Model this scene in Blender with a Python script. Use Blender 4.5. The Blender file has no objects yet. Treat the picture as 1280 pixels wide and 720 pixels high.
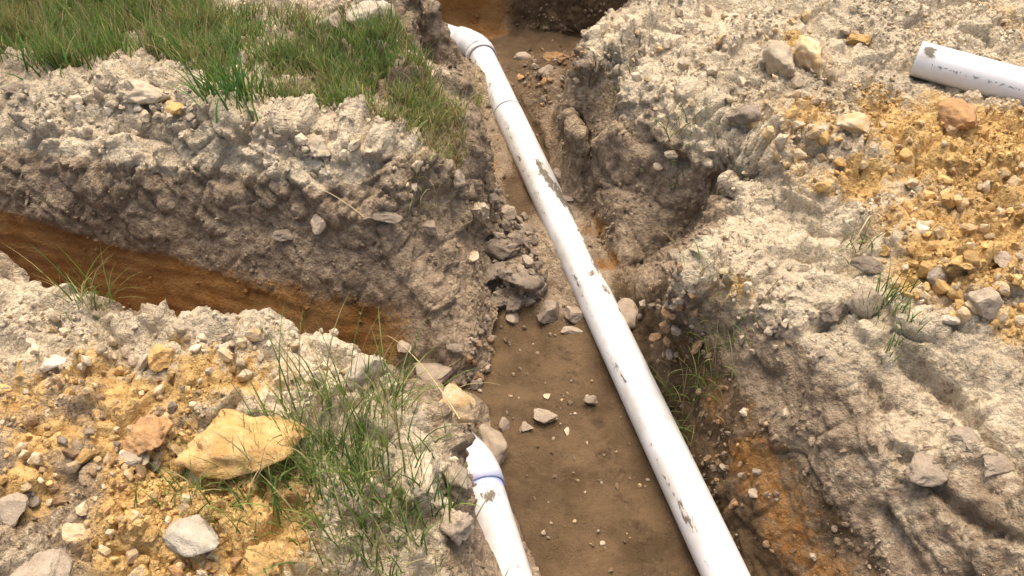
import bpy, math, random
import numpy as np
from mathutils import Vector, Matrix
random.seed(7); rng = np.random.default_rng(7)
R = math.radians
scene = bpy.context.scene
COL = scene.collection

# ------------------------------------------------------------------ camera
FPX = 1108.0; PITCH = R(47.0); CAM = np.array([0.0, 0.0, 1.65])
cam_d = bpy.data.cameras.new('camera'); cam = bpy.data.objects.new('camera', cam_d); COL.objects.link(cam)
cam.location = CAM; cam.rotation_euler = (R(90) - PITCH, 0, 0)
cam_d.sensor_width = 36.0; cam_d.lens = 36.0 * FPX / 1280.0
cam_d.clip_start = 0.02; cam_d.clip_end = 500
scene.camera = cam
# ------------------------------------------------------------------ sky, sun, exposure
SUN_EL, SUN_AZ = 70.0, 2.0          # azimuth clockwise from +Y (the way the camera looks)
world = bpy.data.worlds.new('World'); scene.world = world; world.use_nodes = True
wn = world.node_tree; bg = wn.nodes['Background']
sky = wn.nodes.new('ShaderNodeTexSky'); sky.sky_type = 'NISHITA'; sky.sun_disc = False
sky.sun_elevation = R(SUN_EL); sky.sun_rotation = R(SUN_AZ); sky.dust_density = 7.0; sky.air_density = 1.0; sky.ozone_density = .3
wn.links.new(sky.outputs[0], bg.inputs[0]); bg.inputs[1].default_value = 0.15
sl = bpy.data.lights.new('sun', 'SUN'); so = bpy.data.objects.new('sun', sl); COL.objects.link(so)
sl.energy = 1.05; sl.angle = R(45.0); sl.color = (1.0, 0.93, 0.82)
sd = Vector((math.sin(R(SUN_AZ))*math.cos(R(SUN_EL)), math.cos(R(SUN_AZ))*math.cos(R(SUN_EL)), math.sin(R(SUN_EL))))
so.rotation_euler = sd.to_track_quat('Z', 'Y').to_euler(); so.location = (2, 2, 5)
vs = scene.view_settings; vs.view_transform = 'Standard'; vs.look = 'None'; vs.gamma = 1.0
vs.use_curve_mapping = False; vs.exposure = 1.08
scene.cycles.use_denoising = True; scene.cycles.max_bounces = 5; scene.cycles.diffuse_bounces = 3

# ------------------------------------------------------------------ helpers
def at(x, y, z):
    """world point on level z seen at photo pixel x, y"""
    u = (x-640)/FPX; v = (360-y)/FPX
    d = np.array([u, math.cos(PITCH)+v*math.sin(PITCH), -math.sin(PITCH)+v*math.cos(PITCH)])
    return CAM + d*(z-CAM[2])/d[2]
def ray(x, y):
    u = (x-640)/FPX; v = (360-y)/FPX
    d = np.array([u, math.cos(PITCH)+v*math.sin(PITCH), -math.sin(PITCH)+v*math.cos(PITCH)])
    return d/np.linalg.norm(d)
def sstep(a, b, x):
    t = np.clip((x-a)/(b-a), 0, 1); return t*t*(3-2*t)
_perm = rng.permutation(256).astype(np.int32); _perm = np.concatenate([_perm, _perm, _perm])
_g = rng.normal(size=(256, 3)).astype(np.float32); _g /= np.linalg.norm(_g, axis=1, keepdims=True)
_r = rng.random((256, 4)).astype(np.float32)
def noise(p, s, seed=0):
    """gradient noise, about -0.7..0.7; s = feature size in metres"""
    q = (p/np.float32(s) + np.float32(seed*17.31+101.3)).astype(np.float32)
    i = np.floor(q).astype(np.int32); f = q-i; i &= 255
    w = f*f*f*(f*(f*6-15)+10)
    out = np.zeros(len(p), np.float32)
    for dx in (0, 1):
        wx = w[:, 0] if dx else 1-w[:, 0]
        hx = _perm[(i[:, 0]+dx) & 255]
        for dy in (0, 1):
            wy = w[:, 1] if dy else 1-w[:, 1]
            hy = _perm[hx+((i[:, 1]+dy) & 255)]
            for dz in (0, 1):
                wz = w[:, 2] if dz else 1-w[:, 2]
                g = _g[_perm[hy+((i[:, 2]+dz) & 255)]]
                out += wx*wy*wz*(g[:, 0]*(f[:, 0]-dx)+g[:, 1]*(f[:, 1]-dy)+g[:, 2]*(f[:, 2]-dz))
    return out
def fbm(p, s, o=3, seed=0):
    a, t = 1.0, 0
    for k in range(o):
        t = t + a*noise(p, s, seed+k); a *= .5; s *= .5
    return t
def worley(p, s, seed=0):
    """F1, F2 (in cells), a random per nearest cell and the height of that cell's own tilted facet"""
    q = (p/np.float32(s) + np.float32(seed*13.7+57.7)).astype(np.float32)
    i = np.floor(q).astype(np.int32); f = q-i
    f1 = np.full(len(p), 9, np.float32); f2 = f1.copy(); best = np.zeros(len(p), np.int32); off = np.zeros((len(p), 3), np.float32)
    for dx in (-1, 0, 1):
        hx = _perm[(i[:, 0]+dx) & 255]
        for dy in (-1, 0, 1):
            hy = _perm[hx+((i[:, 1]+dy) & 255)]
            for dz in (-1, 0, 1):
                h = _perm[hy+((i[:, 2]+dz) & 255)]
                c = _r[h]; ex = f[:, 0]-dx-c[:, 0]; ey = f[:, 1]-dy-c[:, 1]; ez = f[:, 2]-dz-c[:, 2]
                d = ex*ex+ey*ey+ez*ez; m = d < f1
                f2 = np.where(m, f1, np.minimum(f2, d)); f1 = np.where(m, d, f1); best = np.where(m, h, best)
                off[m, 0] = ex[m]; off[m, 1] = ey[m]; off[m, 2] = ez[m]
    return np.sqrt(f1), np.sqrt(f2), _r[best, 3], (off*_g[best]).sum(1)
def worley_in(sel, p, s, seed=0):
    o = [np.zeros(len(p), np.float32) for _ in range(4)]
    for a, b in zip(o, worley(p[sel], s, seed)): a[sel] = b
    return o

# ------------------------------------------------------------------ materials
def new_mat(name):
    m = bpy.data.materials.new(name); m.use_nodes = True
    nt = m.node_tree; b = nt.nodes['Principled BSDF']
    return m, nt, b
def N(nt, t, **kw):
    n = nt.nodes.new(t)
    for k, v in kw.items(): setattr(n, k, v)
    return n
def mixc(nt, fac, a, b, bt='MIX'):
    n = N(nt, 'ShaderNodeMix', data_type='RGBA', blend_type=bt)
    for s, v in ((0, fac), (6, a), (7, b)):
        if hasattr(v, 'is_output'): nt.links.new(v, n.inputs[s])
        elif s == 0: n.inputs[0].default_value = v
        else: n.inputs[s].default_value = (*v, 1)
    return n.outputs[2]
def math_(nt, op, a, b=None, clamp=False):
    n = N(nt, 'ShaderNodeMath', operation=op, use_clamp=clamp)
    for s, v in ((0, a), (1, b)):
        if v is None: continue
        if hasattr(v, 'is_output'): nt.links.new(v, n.inputs[s])
        else: n.inputs[s].default_value = v
    return n.outputs[0]
def nz(nt, vec, scale, detail=3, rough=.6):
    n = N(nt, 'ShaderNodeTexNoise'); n.inputs['Scale'].default_value = scale; n.inputs['Detail'].default_value = detail
    n.inputs['Roughness'].default_value = rough; nt.links.new(vec, n.inputs['Vector']); return n.outputs['Fac']
def ramp(nt, v, a, b):
    n = N(nt, 'ShaderNodeMapRange', interpolation_type='SMOOTHSTEP'); nt.links.new(v, n.inputs[0])
    n.inputs[1].default_value = a; n.inputs[2].default_value = b; return n.outputs[0]

GREY_D, GREY_L = (.225, .160, .098), (.37, .28, .178)
PALE_A, PALE_B = (.595, .49, .33), (.395, .31, .20)
OCH_A, OCH_B = (.62, .405, .155), (.46, .275, .095)
CLAY_A, CLAY_B = (.215, .095, .022), (.28, .150, .050)
FLR_A, FLR_B = (.078, .047, .020), (.140, .088, .042)
def soil_material():
    m, nt, b = new_mat('soil')
    geo = N(nt, 'ShaderNodeNewGeometry'); pos = geo.outputs['Position']
    def attr(n): a = N(nt, 'ShaderNodeAttribute', attribute_name=n); return a.outputs['Fac']
    n1 = nz(nt, pos, 9, 4, .65); n2 = nz(nt, pos, 38, 4, .65); n3 = nz(nt, pos, 140, 3, .7); n4 = nz(nt, pos, 420, 2, .6)
    brk = math_(nt, 'ADD', math_(nt, 'MULTIPLY', math_(nt, 'SUBTRACT', n2, .5), .9), math_(nt, 'MULTIPLY', math_(nt, 'SUBTRACT', n3, .5), .7))
    def mask(name, lo=.32, hi=.68): return ramp(nt, math_(nt, 'ADD', attr(name), brk), lo, hi)
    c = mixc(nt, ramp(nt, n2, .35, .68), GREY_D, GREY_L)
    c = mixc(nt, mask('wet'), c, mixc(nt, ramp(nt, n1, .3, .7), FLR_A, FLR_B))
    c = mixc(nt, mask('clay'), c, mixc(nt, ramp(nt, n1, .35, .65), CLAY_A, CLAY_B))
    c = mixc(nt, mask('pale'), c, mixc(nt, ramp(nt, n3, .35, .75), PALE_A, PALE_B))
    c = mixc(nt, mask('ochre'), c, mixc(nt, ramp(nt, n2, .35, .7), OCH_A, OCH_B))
    v = math_(nt, 'MULTIPLY', math_(nt, 'ADD', .55, math_(nt, 'MULTIPLY', n4, .9)), math_(nt, 'ADD', .72, math_(nt, 'MULTIPLY', attr('var'), .56)))
    mul = N(nt, 'ShaderNodeVectorMath', operation='SCALE'); nt.links.new(c, mul.inputs[0]); nt.links.new(v, mul.inputs['Scale'])
    nt.links.new(mul.outputs[0], b.inputs['Base Color'])
    nt.links.new(math_(nt, 'SUBTRACT', .95, math_(nt, 'MULTIPLY', math_(nt, 'MULTIPLY', attr('wet'), ramp(nt, n1, .32, .6)), .58)), b.inputs['Roughness'])
    b.inputs['Specular IOR Level'].default_value = .25
    bp = N(nt, 'ShaderNodeBump'); bp.inputs['Strength'].default_value = 1.0; bp.inputs['Distance'].default_value = .008
    wv = N(nt, 'ShaderNodeVectorMath', operation='ADD'); wn_ = N(nt, 'ShaderNodeTexNoise'); wn_.inputs['Scale'].default_value = 60; nt.links.new(pos, wn_.inputs['Vector'])
    ws = N(nt, 'ShaderNodeVectorMath', operation='SCALE'); ws.inputs['Scale'].default_value = .012; nt.links.new(wn_.outputs['Color'], ws.inputs[0]); nt.links.new(pos, wv.inputs[0]); nt.links.new(ws.outputs[0], wv.inputs[1])
    vo = N(nt, 'ShaderNodeTexVoronoi'); vo.inputs['Scale'].default_value = 85; nt.links.new(wv.outputs[0], vo.inputs['Vector'])
    vo2 = N(nt, 'ShaderNodeTexVoronoi', distance='CHEBYCHEV'); vo2.inputs['Scale'].default_value = 190; nt.links.new(wv.outputs[0], vo2.inputs['Vector'])
    vc = math_(nt, 'MULTIPLY', math_(nt, 'SUBTRACT', 1.3, math_(nt, 'ADD', vo.outputs['Distance'], math_(nt, 'MULTIPLY', vo2.outputs['Distance'], .5))), math_(nt, 'SUBTRACT', 1.0, math_(nt, 'MAXIMUM', attr('wet'), math_(nt, 'MULTIPLY', attr('clay'), .75))))
    h = math_(nt, 'ADD', math_(nt, 'ADD', n3, math_(nt, 'MULTIPLY', n4, .5)), math_(nt, 'MULTIPLY', vc, .9)); nt.links.new(h, bp.inputs['Height']); nt.links.new(bp.outputs[0], b.inputs['Normal'])
    return m
SOIL = soil_material()

# ------------------------------------------------------------------ terrain: lips, toes and tops of the banks and trenches
X0, X1, Y0, Y1 = -2.6, 2.6, 0.1, 4.4; CS = 0.0125
NX = int(round((X1-X0)/CS))+1; NY = int(round((Y1-Y0)/CS))+1
L = []                        # constraint polylines in world space
def P(*pts): L.append([at(*p) for p in pts])
def W(*pts): L.append([np.array(p, float) for p in pts])
def S(pts, dx, dy, z): L.append([at(*p)*np.array([1, 1, 0])+np.array([dx, dy, z]) for p in pts])
# upper-left (grassy) bank
crest = [(-160,122,.05),(-60,118,.06),(0,114,.06),(60,118,.09),(120,108,.12),(175,98,.13),(215,114,.12),(270,138,.12),(330,152,.11),(400,168,.10),(450,176,.08),(500,185,.05),(545,195,.01)]
P(*crest)
P((-300,0,.02),(0,40,.02),(150,50,.02),(300,80,.02),(420,110,.02),(500,130,.01),(550,140,.0))
P((300,0,.06),(330,18,.07),(380,10,.06)); P((430,-5,.07),(470,5,.09),(485,20,.10),(500,60,.04))
lipUL = [(484,-22,.13),(500,10,.10),(516,55,.04),(566,95,-.01),(592,128,-.02),(599,160,-.05),(592,190,-.07),(572,222,-.10)]
P(*lipUL)
S(lipUL[:3], .05, .06, -.45); S(lipUL[2:7], .03, -.005, -.40)
P((-160,250,-.16),(0,262,-.17),(100,284,-.19),(200,306,-.21),(300,336,-.24),(380,372,-.28),(440,410,-.33))     # where the grey slope breaks into the cut clay
P((-160,335,-.47),(0,366,-.47),(150,398,-.47),(250,425,-.47),(400,458,-.47),(490,470,-.47),(560,480,-.47),(600,488,-.47))       # toe of the back wall
P((545,215,-.07),(566,250,-.13),(588,285,-.24),(592,335,-.30),(592,400,-.36),(590,440,-.40),(588,470,-.46))
P((610,300,-.40),(610,345,-.435),(608,400,-.46),(604,450,-.468),(598,485,-.47))
P((480,270,-.07),(520,330,-.20),(545,400,-.31),(560,440,-.37)); P((250,200,.02),(400,250,-.03),(470,285,-.09)); P((0,190,-.03),(120,210,-.02),(250,230,-.02))
# lower-left bank
lipLL = [(-200,310,.03),(-60,325,.03),(0,337,.03),(50,352,.04),(90,378,.02),(130,390,.03),(200,388,.05),(270,395,.05),(340,408,.03),(400,428,.02),(430,430,.03),(462,440,.03),(478,468,.0),(505,490,-.02),(540,512,-.05),(552,545,-.04),(537,590,-.03),(542,640,-.03),(552,690,-.03),(568,740,-.03),(593,860,-.03)]
P(*lipLL)
S(lipLL[:5], -.01, .05, -.45); S(lipLL[5:12], .01, .05, -.46); 
P((-200,500,.08),(0,500,.08),(120,470,.05),(220,470,.07),(330,470,.05)); P((-200,700,.1),(0,720,.1),(150,650,.08),(300,620,.05),(420,600,.02),(500,570,.0))
P((0,860,.1),(300,800,.05),(480,760,.0)); P((60,410,.02),(170,440,.02),(300,430,.05))
P((500,520,.01),(520,570,.02),(515,640,.0)); P((495,478,-.12),(520,478,-.20),(560,486,-.28),(585,520,-.36))
P((570,548,-.42),(564,575,-.42),(577,618,-.41),(592,650,-.36),(608,695,-.335),(622,740,-.33),(652,860,-.33))
P((604,545,-.47),(634,600,-.47),(668,712,-.47),(700,830,-.47))
# trench floor
P((640,470,-.47),(690,560,-.465),(740,720,-.47),(770,840,-.47)); P((700,440,-.465),(760,560,-.47),(830,720,-.47),(860,840,-.47))
P((612,495,-.468),(610,540,-.47)); P((520,490,-.46),(560,495,-.46))
P((640,240,-.43),(625,215,-.42),(612,180,-.40)); P((624,275,-.38),(636,300,-.38),(642,330,-.38),(636,352,-.40)); P((634,230,-.44),(646,262,-.44),(662,300,-.44),(678,340,-.445),(690,370,-.455)); P((690,345,-.44),(700,370,-.46)); P((640,400,-.465),(690,420,-.465))
P((708,252,-.40),(724,290,-.362),(741,326,-.36),(755,350,-.375),(772,372,-.40)); P((648,130,-.45),(690,215,-.45),(705,245,-.43))
# right wall, head of the trench
lipR1 = [(840,-25,.03),(808,0,.03),(775,12,.02),(748,32,.0),(736,68,-.01),(714,100,-.04),(728,132,-.04),(765,142,-.03),(805,163,-.03),(842,180,-.03),(885,198,-.02),(925,228,-.02),(948,262,-.03)]
P(*lipR1); S(lipR1[:4], -.06, .10, -.44)
P((668,120,-.40),(690,165,-.42),(715,215,-.43),(745,280,-.44),(768,338,-.44))
P((700,75,-.36),(690,110,-.36)); P((700,145,-.30),(735,212,-.31),(768,285,-.31),(785,325,-.33)); P((775,190,-.17),(830,250,-.22))
P((772,350,-.43),(815,332,-.39),(855,300,-.32),(900,272,-.24),(935,258,-.15))            # gully floor
P((945,272,-.03),(905,288,-.05),(872,322,-.03),(862,345,-.03),(893,390,-.09),(920,445,-.13),(955,520,-.17),(1000,595,-.2),(1042,655,-.22),(1085,725,-.23),(1145,850,-.23))
P((778,385,-.43),(808,455,-.44),(845,535,-.45),(890,630,-.455),(934,720,-.46),(995,850,-.46))
P((950,330,.0),(1000,400,.0),(1060,500,-.02),(1120,600,-.04),(1200,720,-.05),(1260,850,-.05))
P((1080,310,.05),(1130,430,.04),(1200,520,.05),(1290,640,.07),(1400,760,.07))
P((800,90,.05),(900,150,.03),(990,220,.02),(1060,270,.03)); P((850,20,.06),(960,70,.06),(1060,150,.04),(1120,230,.05))
P((1000,-20,.07),(1150,20,.06),(1400,20,.08)); P((1120,110,.02),(1200,140,.01),(1300,170,.01),(1450,210,.01)); P((1140,300,.09),(1210,340,.13),(1300,350,.14),(1420,360,.14))
P((1120,400,.06),(1200,440,.08),(1300,480,.1),(1420,520,.1))
# cross trench at the far end
W((-.30,3.08,.02),(-.8,3.12,.02),(-2.3,3.2,.02)); W((-.26,3.16,-.46),(-.8,3.2,-.46),(-2.3,3.28,-.46))
P((540,45,-.46),(580,55,-.46),(650,70,-.455)); P((640,52,-.45),(700,62,-.44),(730,50,-.44))
W((-2.3,3.62,-.46),(-.4,3.60,-.46),(0.0,3.57,-.45),(.35,3.46,-.45),(2.3,3.6,-.45)); W((-2.3,3.74,.03),(-.4,3.72,.03),(0,3.70,.03),(.4,3.62,.03),(2.3,3.78,.03))
W((.75,3.2,.05),(2.3,3.25,.05)); W((.75,3.3,-.44),(2.3,3.36,-.45))
W((-2.3,4.0,.04),(2.3,4.0,.05))
def rasterise(cs):
    nx = int(round((X1-X0)/cs))+1; ny = int(round((Y1-Y0)/cs))+1
    sm = np.zeros((ny, nx)); ct = np.zeros((ny, nx))
    for pl in L:
        for a, b in zip(pl[:-1], pl[1:]):
            n = max(2, int(np.hypot(*(b-a)[:2])/cs*2)+1)
            for t in np.linspace(0, 1, n):
                p = a+(b-a)*t; i = int(round((p[0]-X0)/cs)); j = int(round((p[1]-Y0)/cs))
                if 0 <= i < nx and 0 <= j < ny: sm[j, i] += p[2]; ct[j, i] += 1
    for e in (np.s_[0, :], np.s_[-1, :], np.s_[:, 0], np.s_[:, -1]): sm[e] = 0; ct[e] = 1
    return sm/np.maximum(ct, 1), ct > 0
def upsample(A, shp):
    y = np.linspace(0, A.shape[0]-1, shp[0]); x = np.linspace(0, A.shape[1]-1, shp[1])
    j = np.minimum(y.astype(int), A.shape[0]-2); i = np.minimum(x.astype(int), A.shape[1]-2)
    fy = (y-j)[:, None]; fx = (x-i)[None, :]
    return (A[j][:, i]*(1-fy)*(1-fx)+A[j+1][:, i]*fy*(1-fx)+A[j][:, i+1]*(1-fy)*fx+A[j+1][:, i+1]*fy*fx)
H = None
for cs, its in ((.1, 300), (.05, 300), (.025, 300), (CS, 260)):
    v, m = rasterise(cs)
    H = np.where(m, v, 0) if H is None else np.where(m, v, upsample(H, v.shape))
    jj, ii = np.indices(v.shape); red = ((ii+jj) % 2 == 0)
    for k in range(its):
        for c in (red, ~red):
            a = H.copy()
            a[1:-1, 1:-1] = .25*(H[:-2, 1:-1]+H[2:, 1:-1]+H[1:-1, :-2]+H[1:-1, 2:])
            H = np.where(c & ~m, H+1.6*(a-H), H)
def blur(A, n):
    for _ in range(n):
        B = np.pad(A, 1, mode='edge')
        A = (4*A+2*(B[:-2, 1:-1]+B[2:, 1:-1]+B[1:-1, :-2]+B[1:-1, 2:])+B[:-2, :-2]+B[2:, 2:]+B[:-2, 2:]+B[2:, :-2])/16
    return A
H = blur(H, 2)
def samp(A, x, y):
    fx = np.clip((x-X0)/CS, 0, NX-1.001); fy = np.clip((y-Y0)/CS, 0, NY-1.001)
    i = fx.astype(int); j = fy.astype(int); fx = fx-i; fy = fy-j
    return A[j, i]*(1-fx)*(1-fy)+A[j, i+1]*fx*(1-fy)+A[j+1, i]*(1-fx)*fy+A[j+1, i+1]*fx*fy
gy, gx = np.gradient(H, CS); SLOPE = np.hypot(gx, gy)
# vertex grid: more rows where the ground is steep
NU, NV = 1060, 800
def fX(u): u = u*2-1; return 2.6*(.7*u+.3*u**3)
def fY(v): return Y0+(Y1-Y0)*(.72*v+.28*v*v)
cu, cv = 133, 100
U, V = np.meshgrid(np.linspace(0, 1, cu), np.linspace(0, 1, cv))
MON = blur(np.sqrt(1+np.minimum(SLOPE, 6)**2), 3)
for k in range(260):
    mo = samp(MON, fX(U), fY(V))
    mh = .5*(mo[:, 1:]+mo[:, :-1]); mv = .5*(mo[1:]+mo[:-1])
    wl, wr, wd, wu = mh[1:-1, :-1], mh[1:-1, 1:], mv[:-1, 1:-1], mv[1:, 1:-1]; s = wl+wr+wd+wu
    for A in (U, V):
        A[1:-1, 1:-1] = .4*A[1:-1, 1:-1]+.6*(wl*A[1:-1, :-2]+wr*A[1:-1, 2:]+wd*A[:-2, 1:-1]+wu*A[2:, 1:-1])/s
TX = fX(upsample(U, (NV, NU))); TY = fY(upsample(V, (NV, NU))); TZ = samp(H, TX, TY)
def grid_normals(X, Y, Z):
    G = np.stack([X, Y, Z], -1); du = np.gradient(G, axis=1); dv = np.gradient(G, axis=0)
    n = np.cross(du, dv); return n/np.linalg.norm(n, axis=2, keepdims=True)
NRM = grid_normals(TX, TY, TZ).reshape(-1, 3).astype(np.float32)
PT = np.stack([TX, TY, TZ], -1).reshape(-1, 3).astype(np.float32)
BX, BY, BZ = PT[:, 0].copy(), PT[:, 1].copy(), PT[:, 2].copy()
edge = np.minimum.reduce([BX-X0, X1-BX, BY-Y0, Y1-BY]); EDGE = sstep(.0, .25, edge)
slope = samp(blur(SLOPE, 2), BX, BY)
steep = sstep(.5, 1.3, slope); flat = 1-steep
def blob(pts):
    """soft painted zones, (pixel x, pixel y, level, radius m, weight)"""
    o = np.zeros(len(PT), np.float32)
    for x, y, z, r, w in pts:
        c = at(x, y, z); d2 = (BX-c[0])**2+(BY-c[1])**2+(BZ-c[2])**2
        o = np.maximum(o, w*np.exp(-d2/(r*r)))
    return o
warp = np.stack([noise(PT, .12, 1), noise(PT, .12, 2), noise(PT, .12, 3)], -1)*.03
PW = PT+warp.astype(np.float32)
big = fbm(PT, .35, 3, 5)
deep = sstep(-.12, -.30, BZ)
FLOOR = sstep(-.40, -.445, BZ)*sstep(.75, .35, slope)
top = sstep(-.16, -.02, BZ)
right = sstep(.2, .45, BX); left = 1-right
# soil zones
a_clay = np.clip(blob([(x, y, -.36, .16, .95) for x, y in ((0,300),(60,315),(120,325),(180,340),(240,355),(300,370),(360,395),(410,420))])*deep
    + blob([(480,420,-.4,.10,.7),(605,190,-.35,.09,.95),(625,165,-.38,.06,.7),(604,312,-.27,.035,1.),(560,10,-.3,.16,1.),(600,5,-.3,.10,1.),(500,400,-.36,.1,.5)])
    + blob([(880,420,-.25,.07,.75),(910,500,-.28,.08,.8),(960,580,-.3,.09,.75),(1000,660,-.33,.1,.6),(1040,720,-.3,.1,.5),(755,330,-.38,.05,.7),(740,285,-.38,.05,.6),(860,400,-.3,.05,.5)]), 0, 1)
a_wet = np.clip(FLOOR*1.0 + blob([(700,20,-.3,.25,.7),(660,40,-.4,.2,.6),(780,540,-.46,.3,.5),(930,660,-.45,.2,.7),(830,600,-.46,.2,.5),(880,560,-.44,.1,.6)])*deep, 0, 1)*(1-blob([(650,310,-.38,.16,1.),(730,300,-.39,.09,1.),(700,380,-.45,.1,.7)]))
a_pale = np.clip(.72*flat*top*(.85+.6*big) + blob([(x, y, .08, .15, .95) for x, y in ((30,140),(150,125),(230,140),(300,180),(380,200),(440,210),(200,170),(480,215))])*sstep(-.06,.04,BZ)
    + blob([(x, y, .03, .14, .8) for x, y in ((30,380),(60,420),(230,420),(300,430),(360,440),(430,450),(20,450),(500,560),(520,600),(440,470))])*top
    + blob([(x, y, .04, .3, .72) for x, y in ((800,60),(900,110),(860,50),(1000,20),(1150,30),(980,160),(1250,40),(1080,110),(920,350),(760,80))])*top
    , 0, 1)
a_pale *= 1-.22*blob([(x, y, -.02, .3, 1) for x, y in ((1000,440),(1080,520),(1180,560),(1240,650),(1120,650))])
a_pale *= 1-.9*blob([(700,150,-.2,.2,1),(800,230,-.2,.2,1),(500,330,-.2,.25,1.),(20,560,.08,.2,.55),(100,590,.08,.2,.7)])
a_ochre = np.clip(blob([(x, y, z, r, w) for x, y, z, r, w in ((1200,330,.12,.16,.95),(1260,300,.12,.2,.9),(1230,240,.06,.2,.75),(1160,280,.08,.12,.8),(1120,200,.03,.16,.62),(1070,230,.03,.09,.7),(1000,60,.06,.07,.7),(1250,190,.02,.18,.7),(1170,190,.02,.14,.66),(1270,410,.12,.09,.8),(1080,150,.03,.12,.45),(1000,150,.03,.15,.35),
    (210,600,.07,.1,.9),(160,560,.07,.06,.8),(280,640,.06,.12,.8),(330,690,.05,.09,1.),(190,680,.07,.12,.75),(250,480,.06,.09,.62),(210,440,.05,.05,.9),(300,470,.05,.08,.55),(60,560,.08,.07,.7),(40,620,.08,.06,.75),(180,500,.06,.08,.45),(360,640,.03,.06,.7),(220,130,.1,.025,.9),(930,370,-.05,.06,.5),(110,470,.06,.12,.38),(60,500,.08,.1,.4))]), 0, 1)
a_ochre = np.clip(a_ochre*.92+(.36+.75*noise(PT, .16, 35)+.2*big)*blob([(1180,30,.06,.25,.7),(1280,60,.06,.3,.9),(1040,80,.05,.2,.7),(1000,170,.03,.22,.8),(1060,230,.03,.22,1.1),(1100,300,.05,.2,.9),(1240,110,.04,.25,.8),(1050,150,.03,.3,.8),(1150,150,.03,.35,1),(1250,200,.03,.35,1),(900,120,.04,.2,.5),(150,560,.07,.25,1),(250,650,.05,.25,1),(60,480,.07,.25,.8),(300,480,.06,.2,.8),(60,680,.08,.2,.6),(960,540,-.2,.12,.9),(900,370,-.04,.1,.9),(430,420,-.3,.12,.6)]), 0, 1)
pipe_a, pipe_b = at(935,720,-.41), at(617,70,-.41)
rside = BX-(pipe_a[0]+(BY-pipe_a[1])*(pipe_b[0]-pipe_a[0])/(pipe_b[1]-pipe_a[1]))          # metres to the right of the main pipe
band = sstep(-.13, -.20, BZ)*sstep(-.02, .02, rside)*sstep(1.95, 1.7, BY)
a_wet = np.clip(a_wet+band*.75, 0, 1); a_clay = np.clip(a_clay+band*sstep(-.42, -.25, BZ)*(.22+.45*big), 0, 1)
upband = sstep(-.30, -.40, BZ)*sstep(-.02, .02, rside)*sstep(1.7, 1.9, BY)*sstep(3.3, 3.1, BY); a_wet = np.clip(a_wet+upband*.6, 0, 1); a_clay = np.clip(a_clay+upband*.4*steep, 0, 1)
a_pale = np.clip(a_pale+.22*sstep(-.3, -.1, BZ)*steep*right*sstep(.0, .3, big+.1), 0, 1)
far = sstep(3.42, 3.52, BY)*sstep(-.03, -.12, BZ); a_wet = np.clip(a_wet+far*.8, 0, 1); a_clay = np.clip(a_clay+far*(.15+.7*sstep(.05, -.1, BX)), 0, 1); a_pale *= 1-far
mead = blob([(x, y, .03, .26, 1.) for x, y in ((20,40),(130,50),(240,60),(330,100),(420,110),(500,110),(560,130),(100,0),(-60,40))])*sstep(.30, .0, slope)*(BY > 2.1); mead = np.clip(mead*1.6-.3, 0, 1)
a_pale *= 1-.75*mead; a_wet = np.clip(a_wet+.5*mead, 0, 1)
xb0, xb1 = at(0,262,-.17)[0], at(440,410,-.33)[0]; zb = -.155-.15*np.clip((BX-xb0)/(xb1-xb0), 0, 1)+.03*big
branch = sstep(-.12, -.24, BX)*sstep(1.5, 1.6, BY)*sstep(2.5, 2.4, BY)
a_clay = np.maximum(a_clay, branch*sstep(.02, -.04, BZ-zb)*sstep(-.25, -.42, BX)*.95); a_wet = np.clip(a_wet+branch*sstep(-.25,-.4,BZ)*.3, 0, 1); a_pale *= 1-branch*sstep(.03, -.03, BZ-zb)
lrz = blob([(x, y, z, .24, 1.) for x, y, z in ((940,420,-.06),(1000,430,-.02),(1080,520,-.02),(1180,600,0),(1250,680,0),(1150,700,-.05),(1050,620,-.1),(1250,520,.05),(1120,600,-.05))])
a_pale = np.maximum(a_pale, lrz*(.42+.5*big)*(1-band))
a_wet *= 1-.9*blob([(735,305,-.38,.09,1.),(650,310,-.4,.14,1.),(720,280,-.38,.07,1.)])
a_wet *= (1-.8*a_clay)
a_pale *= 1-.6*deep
# ---- displacement
cut = np.clip(a_clay*steep*1.1*(left+.3*right), 0, 1)
crumb = np.clip(top*(1-.25*steep), 0, 1); rough = np.clip(1-FLOOR-.85*cut, .0, 1)
vis = (np.abs(BX) < 1.3+.42*(BY-.7)) & (BY > .55) & (BY < 3.8)
lr = blob([(x, y, 0, .28, 1.) for x, y in ((980,420),(1080,520),(1180,600),(1250,680),(1150,700),(1050,620),(1250,520))])
dirv = (at(1280,720,.05)-at(1050,430,.0)); dirv[2] = 0; dirv /= np.linalg.norm(dirv); per = np.array([-dirv[1], dirv[0], 0])
al = PW@dirv.astype(np.float32); pr = PW@per.astype(np.float32)
q = np.stack([al*(1-.15*lr), pr, PW[:, 2]], -1).astype(np.float32)            # clods of the lower right slope are drawn out along the trench
calm = sstep(-.3, .25, noise(PT, .32, 23)+.4*noise(PT, .15, 24))
spz = blob([(x, y, -.38, .08, 1.) for x, y in ((580,550),(575,580),(590,620),(600,660),(615,700))])
heap = blob([(636,300,-.38,.11,1.),(650,340,-.39,.09,1.),(735,310,-.37,.06,.7)])
tex = np.maximum(rough*(.34+.58*crumb)*(1-.5*lr), .8*heap)*(.68+.32*calm)*(1-.75*spz)
d = np.zeros(len(PT), np.float32)
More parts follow.
